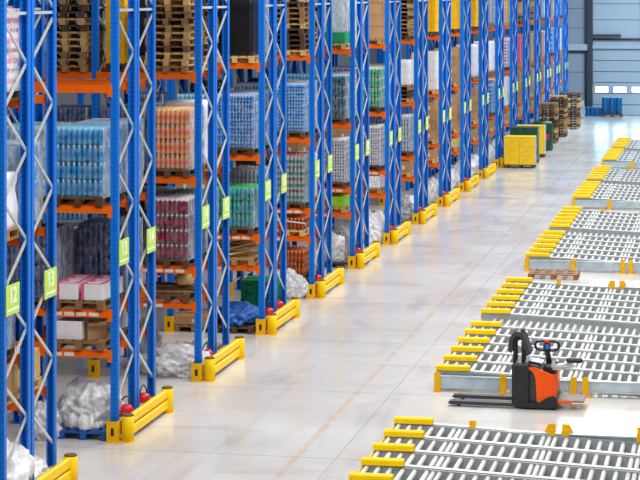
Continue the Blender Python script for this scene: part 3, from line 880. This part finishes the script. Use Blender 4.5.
    # ---- inner bays glimpsed between and behind the front loads
    inner = [(1,0,2,1,'bot'),(1,1,4,1,None),(2,0,3,1,'bot'),(2,0,2,1,'wrapd'),(3,0,3,1,'bot2'),(3,0,2,1,'cart'),(3,0,4,1,'stack'),(4,0,4,1,'cart'),(4,0,3,1,'bot'),
             (4,0,2,1,'wrapd'),(5,0,4,1,'cart'),(5,0,3,1,'bot2'),(5,0,2,1,'cart'),(6,0,3,1,'bot'),(6,0,2,1,'cart'),(6,0,4,1,'wrapd'),(7,0,3,1,'cart'),(7,0,2,1,'bot'),
             (2,1,3,1,'bot2'),(3,1,3,1,'wrapd'),(3,0,4,2,'wrapd'),(4,1,3,1,'wrapd'),(4,1,4,1,'cart'),(1,0,3,2,'bot2'),(2,0,3,2,'bot'),(2,0,2,2,'bot2'),
             (3,0,2,2,'wrapd'),(3,0,3,2,'bot'),(4,0,2,2,'cart'),(4,0,3,2,'wrapd'),(4,0,1,1,'cart'),(3,0,1,1,'cart'),(5,0,1,1,'cart'),(2,0,1,2,'cart')]
    for k, side, lv, pos, kd in inner:
        if kd == 'cart': cartons(k,side,lv,pos,2,2,1 if lv == 1 else 3,.33,'carton','brown cartons on a pallet')
        elif kd == 'bot': bottles(k,side,lv,pos,'navy',4,'navy bottles in film','film',False)
        elif kd == 'bot2': bottles(k,side,lv,pos,'blue',4,'blue bottles in film','film',False)
        elif kd == 'wrapd': wrapped(k,side,lv,pos,1.15,'blackwrap','dark wrapped goods','wood_dark')
        elif kd == 'stack': rack_stack(k,side,lv,pos,9)

def cage(loc, label):
    t = thing('wire_cage', label, 'wire cage', loc)
    w, d, h = .8, 1.0, .95
    b = MB(); b.box(-w/2,w/2,-d/2,d/2,.1,.15); 
    obj('cage_base', b.mesh('cage_base', [M['darkgrey']]), t)
    for sx in (-1,1):
        for sy in (-1,1):
            q = MB(); q.box(sx*w/2-.02*(sx>0), sx*w/2+.02*(sx<0), sy*d/2-.02*(sy>0), sy*d/2+.02*(sy<0), 0, h)
            obj('corner_post', q.mesh('corner_post', [M['galv']]), t)
    m = MB()
    for i in range(9):
        x = -w/2+w*i/8
        for y in (-d/2, d/2): m.bar((x,y,.15),(x,y,h),.006,.006)
    for i in range(11):
        y = -d/2+d*i/10
        for x in (-w/2, w/2): m.bar((x,y,.15),(x,y,h),.006,.006)
    for j in range(7):
        z = .16+(h-.17)*j/6
        for y in (-d/2, d/2): m.bar((-w/2,y,z),(w/2,y,z),.006,.006,up=(0,0,1))
        for x in (-w/2, w/2): m.bar((x,-d/2,z),(x,d/2,z),.006,.006,up=(0,0,1))
    obj('wire_mesh', m.mesh('wire_mesh', [M['galv']]), t)
fill()

# ------------------------------------------------------------------ loads standing in the aisle
crates((-8.36, 82.1, 0), 'front stack of yellow crates standing in the aisle by the racks', 2,1,3,.6,.8,.36,'yellow', group='yellow crate stacks in the aisle', film=True)
crates((-8.42, 84.6, 0), 'dark green crates between the two yellow crate stacks in the aisle', 2,1,4,.55,.8,.325,'darkgreen', lid=False)
crates((-8.46, 87.6, 0), 'rear stack of yellow crates in the aisle behind dark green crates', 2,1,3,.58,.8,.385,'yellow', group='yellow crate stacks in the aisle', film=True)
t = thing('green_tank', 'dark green round tank with a red label beside the wooden pallet stacks', 'tank', (-8.3, 91.2, 0))
b = MB(); b.lathe([(.42,.0),(.46,.06),(.46,1.15),(.4,1.25),(.2,1.3)], seg=20); obj('tank_body', b.mesh('tank_body', [M['darkgreen']]), t)
b = MB(); b.lathe([(.13,1.3),(.13,1.37)], seg=14); obj('tank_cap', b.mesh('tank_cap', [M['black']]), t)
b = MB(); b.prism([(math.cos(a)*.465, math.sin(a)*.465) for a in [R(-130+i*12) for i in range(8)]] + [(math.cos(a)*.45, math.sin(a)*.45) for a in [R(-46-i*12) for i in range(8)]], .5,.72,0,'z'); obj('tank_label', b.mesh('tank_label', [M['red']]), t)
pallet_stack((-8.42, 95.9, 0), 15, 'in aisle, the nearest of three', 'nearest aisle pallet stack')
pallet_stack((-8.36, 100.2, 0), 16, 'in aisle, the middle of three', 'middle aisle pallet stack')
pallet_stack((-8.24, 105.8, 0), 15, 'in aisle, the farthest of three', 'farthest aisle pallet stack', sc=(1.3,1,1))
# blue drums before the far door
def drum(name, label, loc, h, r, group):
    t = thing(name, label, 'drum', loc, 0, group)
    b = MB(); b.lathe([(r*.93,0),(r,.04),(r,h*.3),(r*1.03,h*.33),(r,h*.36),(r,h*.63),(r*1.03,h*.66),(r,h*.69),(r,h-.04),(r*.95,h-.01)], seg=16); obj('drum_body', b.mesh('drum_body', [M['drum']]), t)
    b = MB(); b.lathe([(r*.93,h-.012),(r*.93,h+.012),(r*.5,h+.02)], seg=16); obj('drum_lid', b.mesh('drum_lid', [M['drumtop']]), t)
bx = xf(603.2)
tag(obj('wooden_pallet', PAL['wood_dark'], None, (bx+.57, 116.4, 0), (0,0,0), (1.42,.8,1)), 'dark pallet under three blue drums before the far door', 'pallet')
for i in range(3): drum('blue_drum', 'tall blue drum on the pallet before far door, %s of three' % ('left','middle','right')[i], (bx+.19+.375*i, 116.35, .145), .92, .182, 'blue drums at the far door')
bx = xf(583)
for i in range(5): drum('small_blue_drum', 'short blue drum on the floor beside the door, %s from the left' % ORD[i], (bx+.12+.235*i, 116.5, 0), .5, .112, 'short blue drums at the far door')
heap((xf(584.5), 114.2, 0), (.5,.5,1.0), 'heap_grey', 'grey plastic bundle standing between pallet stacks and far door', 31, sub=4)

# ------------------------------------------------------------------ roller beds
BX = -5.15; BL = 4.9; SL = -.042
YW = .6
def roller_bed(Y0, idx):
    label = 'roller bed with yellow entry guides, %s from the camera' % ORD[idx]
    t = thing('roller_bed', label, 'roller conveyor', (BX, Y0, 0), 0, 'roller beds along the aisle')
    ZR = .33
    def z(x): return ZR + SL*x
    # near and far frame beams on yellow brackets
    for y in (.0, 11.55):
        b = MB(); b.cbox(.03, BL, y-.03, y+.03, .07, .275, .006); b.box(.03, BL, y-.055, y-.03, .07, .09); b.box(.03, BL, y-.055, y-.03, .255, .275)
        bo = obj('frame_beam', b.mesh('frame_beam', [M['zinc']]), t)
        for x in (.05, 1.2, 2.42, 2.62, 3.75, 4.85):
            q = MB(); hh = .32
            q.prism([(x-.055,0),(x+.055,0),(x+.055,hh),(x+.03,hh+.02),(x-.03,hh+.02),(x-.055,hh)], y-.075, y-.056)
            q.box(x-.012,x+.012, y-.16, y-.075, 0, .05)
            q.box(x-.06 if x != 2.42 else x-.16, x+.06 if x != 2.62 else x+.16, y-.13, y-.03, 0, .014)
            if y > 1:
                lft, rgt = (.16 if x == 2.42 else .05), (.16 if x == 2.62 else .05)
                q.prism([(x-lft,0),(x+rgt,0),(x+rgt,.2),(x+min(rgt,.06),.40),(x-min(lft,.06),.40),(x-lft,.2)], y+.035, y+.055)
            obj('bracket', q.mesh('bracket', [M['yellow_dark']]), t)
    # lanes
    strips = [.15+.98*i for i in range(6)] + [6.75+.95*i for i in range(6)]
    railm = MB()
    x1 = BL
    def sloped(mb, xa, xb, ya, yb, zt, zb, m=0):
        vs = []
        for x in (xa, xb):
            vs += [(x,ya,z(x)+zb),(x,yb,z(x)+zb),(x,yb,z(x)+zt),(x,ya,z(x)+zt)]
        mb.add(vs, [(0,1,2,3)[::-1],(4,5,6,7),(0,4,5,1)[::-1],(1,5,6,2)[::-1],(2,6,7,3)[::-1],(3,7,4,0)[::-1]], m)
    # end plate along the entry side
    for i, s in enumerate(strips):
        for dy in (-.05, .05):
            r = MB()
            if dy > 0:      # near rail of the lane behind: wide bright top flange
                sloped(r, .02, x1, s+dy-.018, s+dy+.018, .02, -.11); sloped(r, .02, x1, s+dy-.018, s+dy+.1, .026, .021, 1)
            else:           # far rail of the lane in front: deep web
                sloped(r, .02, x1, s+dy-.018, s+dy+.018, .024, -.17)
            obj('lane_rail', r.mesh('lane_rail', [M['rail'], M['roller']]), t)
        # yellow entry guide: folded cap over the pair of rails
        g = MB()
        poly = [(-.085,.03),(-.075,.1),(-.05,.115),(.05,.115),(.075,.1),(.085,.03)]
        g.prism([(s+a, z(.3)+b) for a, b in poly], 0, YW, 0, 'x')
        obj('entry_guide', g.mesh('entry_guide', [M['yellow']]), t)
    e = MB()
    for a, b in ((0, 5), (6, 11)): e.box(-.01, .02, strips[a], strips[b], .2, .31)
    obj('entry_edge', e.mesh('entry_edge', [M['yellow']]), t)
    # floor supports
    for s in strips[1:-1]:
        q = MB()
        for x in (.2, 1.4, 2.4, 3.6, 4.7): q.box(x-.03,x+.03,s-.03,s+.03,0,z(x)-.1)
        obj('rail_support', q.mesh('rail_support', [M['rail']]), t)
    # rollers
    rm = MB().tube([(0,-.425,0),(0,.425,0)], .036, 10).mesh('roller', [M['roller']])
    pts = []
    for i in range(11):
        if i == 5: 
            continue
        yc = (strips[i]+strips[i+1])/2; x = .08; n = 0
        sc = (strips[i+1]-strips[i]-.14)/.85
        while x < x1-.05:
            pts.append((x, yc, z(x)-.02, sc)); n += 1
            x += .09 if n % 9 in (6, 7) else .17
    yc = (strips[5]+strips[6])/2; x = .3
    while x < x1-.05:
        pts.append((x, yc, z(x)-.1, 1.38/.85)); x += .15
    # the hundred that show largest stay single
    def vis(p):
        px = BX+p[0]; py = Y0+p[1]; d = -px*math.sin(TH)+py*math.cos(TH); r = px*math.cos(TH)+py*math.sin(TH)
        u = 320+F*r/d; v = YH+F*(H-p[2])/d
        return (0 if (u < 640 and v < 480) else 1, d)
    pts.sort(key=vis)
    for p in pts[:100]: obj('roller', rm, t, p[:3], (0,0,0), (1,p[3],1))
    big = MB()
    for p in pts[100:]: big.tube([(p[0],p[1]-.425*p[3],p[2]),(p[0],p[1]+.425*p[3],p[2])], .036, 8)
    o = obj('rollers', big.mesh('rollers', [M['roller']]), t); o['kind'] = 'stuff'
    return t
for i, y in enumerate((20.05, 35.95, 51.85, 66.9, 82.1)): roller_bed(y, i)

# small pallet on the floor at the third bed
M['floorwood'] = plain('reddish_brown_wood', (150, 104, 74), .8, var=.15)
pm = pallet_mesh('floor_pallet', 1.2, .8, 'floorwood', .125)
tag(obj('wooden_pallet', pm, None, (-4.34, 50.75, 0)), 'single wooden pallet lying on the floor before the third roller bed', 'pallet')

# ------------------------------------------------------------------ pallet truck
def truck():
    t = thing('pallet_truck', 'orange and black electric pallet truck beside the roller beds', 'pallet truck', (-3.67, 34.99, 0))
    # local x: 0 = battery end of the body, forks reach to -1.08, platform to +1.2; y -.36..+.36
    for y in (-.27, .27):
        f = MB(); f.prism([(-1.08,.055),(-1.02,.035),(.05,.035),(.05,.095),(-.98,.095),(-1.06,.085)], y-.08, y+.08)
        obj('fork', f.mesh('fork', [M['darkgrey']]), t)
        wv = MB(); wv.tube([(-.9,y-.045,.035),(-.9,y+.045,.035)], .034, 12); obj('load_wheel', wv.mesh('load_wheel', [M['black']]), t)
    b = MB(); b.cbox(0,.3,-.36,.36,.06,.76,.03)
    obj('battery_box', b.mesh('battery_box', [M['black']]), t)
    b = MB(); b.prism([(.26,.74),(.42,.72),(.55,.62),(.74,.56),(.74,.18),(.6,.22),(.44,.16),(.44,.12),(.26,.12)][::1], -.30,.30, 0)
    obj('drive_housing', b.mesh('drive_housing', [M['darkgrey']]), t)
    b = MB()
    poly = [(.25,.70),(.40,.70),(.50,.66),(.70,.58),(.74,.52),(.74,.2),(.68,.24),(.46,.10),(.42,.14),(.40,.52),(.36,.62)]
    b.prism(poly, -.345,-.302); b.prism(poly, .302,.345); b.cbox(.52,.752,-.302,.302,.24,.585,.02)
    obj('orange_cover', b.mesh('orange_cover', [M['truck_orange']]), t)
    b = MB(); b.prism([(.1,.03),(.70,.03),(.76,.08),(.76,.2),(.7,.24),(.58,.2),(.46,.12),(.1,.12)], -.37,.37)
    obj('skirt', b.mesh('skirt', [M['black']]), t)
    b = MB(); b.cbox(.52,.74,-.24,.24,.56,.74,.04); obj('handle_column_base', b.mesh('handle_column_base', [M['black']]), t)
    b = MB(); b.tube([(.22,-.05,.03+.09),(.22,.05,.03+.09)], .12, 16); obj('drive_wheel', b.mesh('drive_wheel', [M['black']]), t)
    # load backrest of two posts with a dark bag slung over the top
    b = MB()
    for x in (.03, .17): b.cbox(x-.025,x+.025,-.16,-.11,.74,1.2,.008)
    for x in (.03, .17): b.cbox(x-.025,x+.025,.11,.16,.74,1.2,.008)
    b.cbox(0,.2,-.16,.16,1.12,1.17,.008); obj('backrest_frame', b.mesh('backrest_frame', [M['black']]), t)
    bag = MB(); n = 12; vs = []
    arc = [(-.075,.93),(-.07,1.08),(-.03,1.2),(.06,1.27),(.14,1.265),(.21,1.17),(.27,1.0),(.31,.9)]
    inn = [(-.01,.92),(-.01,1.06),(.02,1.14),(.07,1.19),(.12,1.19),(.15,1.12),(.2,.97),(.235,.87)]
    bag.prism([p for p in arc]+[p for p in inn[::-1]], -.22, .22); bag.cbox(.12,.19,-.1,.1,1.255,1.3,.02)
    obj('slung_bag', bag.mesh('slung_bag', [M['darkgrey']]), t)
    # tiller
    b = MB(); b.tube([(.6,0,.72),(.57,0,.9),(.56,0,.98)], [.05,.045,.05], 10); b.cbox(.5,.62,-.06,.06,.93,1.06,.02)
    obj('tiller_arm', b.mesh('tiller_arm', [M['black']]), t)
    ring = []
    for i in range(20):
        a = 2*math.pi*i/20; c, s = math.cos(a), math.sin(a)
        ring.append((.565+.2*math.copysign(abs(c)**.6, c), -.02, 1.02+.08*math.copysign(abs(s)**.7, s)))
    b = MB(); b.tube(ring, .022, 8, closed=True); obj('tiller_handle', b.mesh('tiller_handle', [M['black']]), t)
    b = MB(); b.cbox(.515,.615,-.07,.05,1.061,1.12,.018); obj('red_button', b.mesh('red_button', [M['red']]), t)
    b = MB(); b.cbox(.53,.61,-.075,-.061,.97,1.05,.01); obj('blue_panel', b.mesh('blue_panel', [M['bluebtn']]), t)
    # side support arm with a black grip
    b = MB(); b.tube([(.66,-.28,.72),(.8,-.28,.74),(.98,-.28,.76)], .035, 10); b.prism([(.66,.74),(1.0,.80),(1.06,.72),(.82,.66),(.68,.66)], -.27,-.24)
    obj('support_arm', b.mesh('support_arm', [M['galv']]), t)
    b = MB(); b.cbox(.9,1.18,-.31,-.22,.79,.87,.03); obj('arm_grip', b.mesh('arm_grip', [M['black']]), t)
    b = MB(); b.obox((.38,0,.765),(.24,.3,.012),(0,.18,0)); obj('paper_sheet', b.mesh('paper_sheet', [M['white']]), t)
    b = MB(); b.cbox(.74,1.2,-.3,.3,.13,.165,.008); obj('platform', b.mesh('platform', [M['platform']]), t)
    b = MB(); b.box(.74,1.0,-.312,-.301,.11,.16); b.box(.74,.8,-.3,.3,.1,.129); obj('platform_edge', b.mesh('platform_edge', [M['truck_orange']]), t)
    for y in (-.26,.26):
        c = MB(); c.tube([(.68,y-.03,.05),(.68,y+.03,.05)], .05, 12); obj('caster', c.mesh('caster', [M['black']]), t)
truck()

# ------------------------------------------------------------------ light
w = bpy.data.worlds.new('hall_light'); scene.world = w; w.use_nodes = True
bg = w.node_tree.nodes['Background']; bg.inputs['Color'].default_value = (.93,.97,1.0,1); bg.inputs['Strength'].default_value = .22
def area(name, loc, sx, sy, power, col=(1,.985,.96), rot=(0,0,0)):
    l = bpy.data.lights.new(name, 'AREA'); l.shape = 'RECTANGLE'; l.size = sx; l.size_y = sy; l.energy = power; l.color = col
    o = bpy.data.objects.new(name, l); COL.objects.link(o); o.location = loc; o.rotation_euler = rot; return o
for i, y in enumerate((24, 38, 52, 66, 80, 94)):
    area('ceiling_and_fill_lamp', (-5.0, y, 11.5), 4, 7, 1130 if y < 90 else 850, (1,.985,.96) if y < 80 else (.78,.9,1))
    area('ceiling_and_fill_lamp', (1.0, y, 11.5), 2.5, 7, 520 if y < 90 else 400)
for x in (-4, 1.5): area('ceiling_and_fill_lamp', (x, 106, 11.5), 4, 8, 1700, (.66,.84,1))  # bluish fill lights added to brighten the far wall, standing in for daylight
scene.view_settings.view_transform = 'Standard'; scene.view_settings.look = 'None'
scene.view_settings.exposure = -0.06; scene.view_settings.gamma = 1.0; scene.view_settings.use_curve_mapping = False
scene.cycles.max_bounces = 8; scene.cycles.transparent_max_bounces = 24
print('OBJECT COUNT', len(bpy.data.objects))
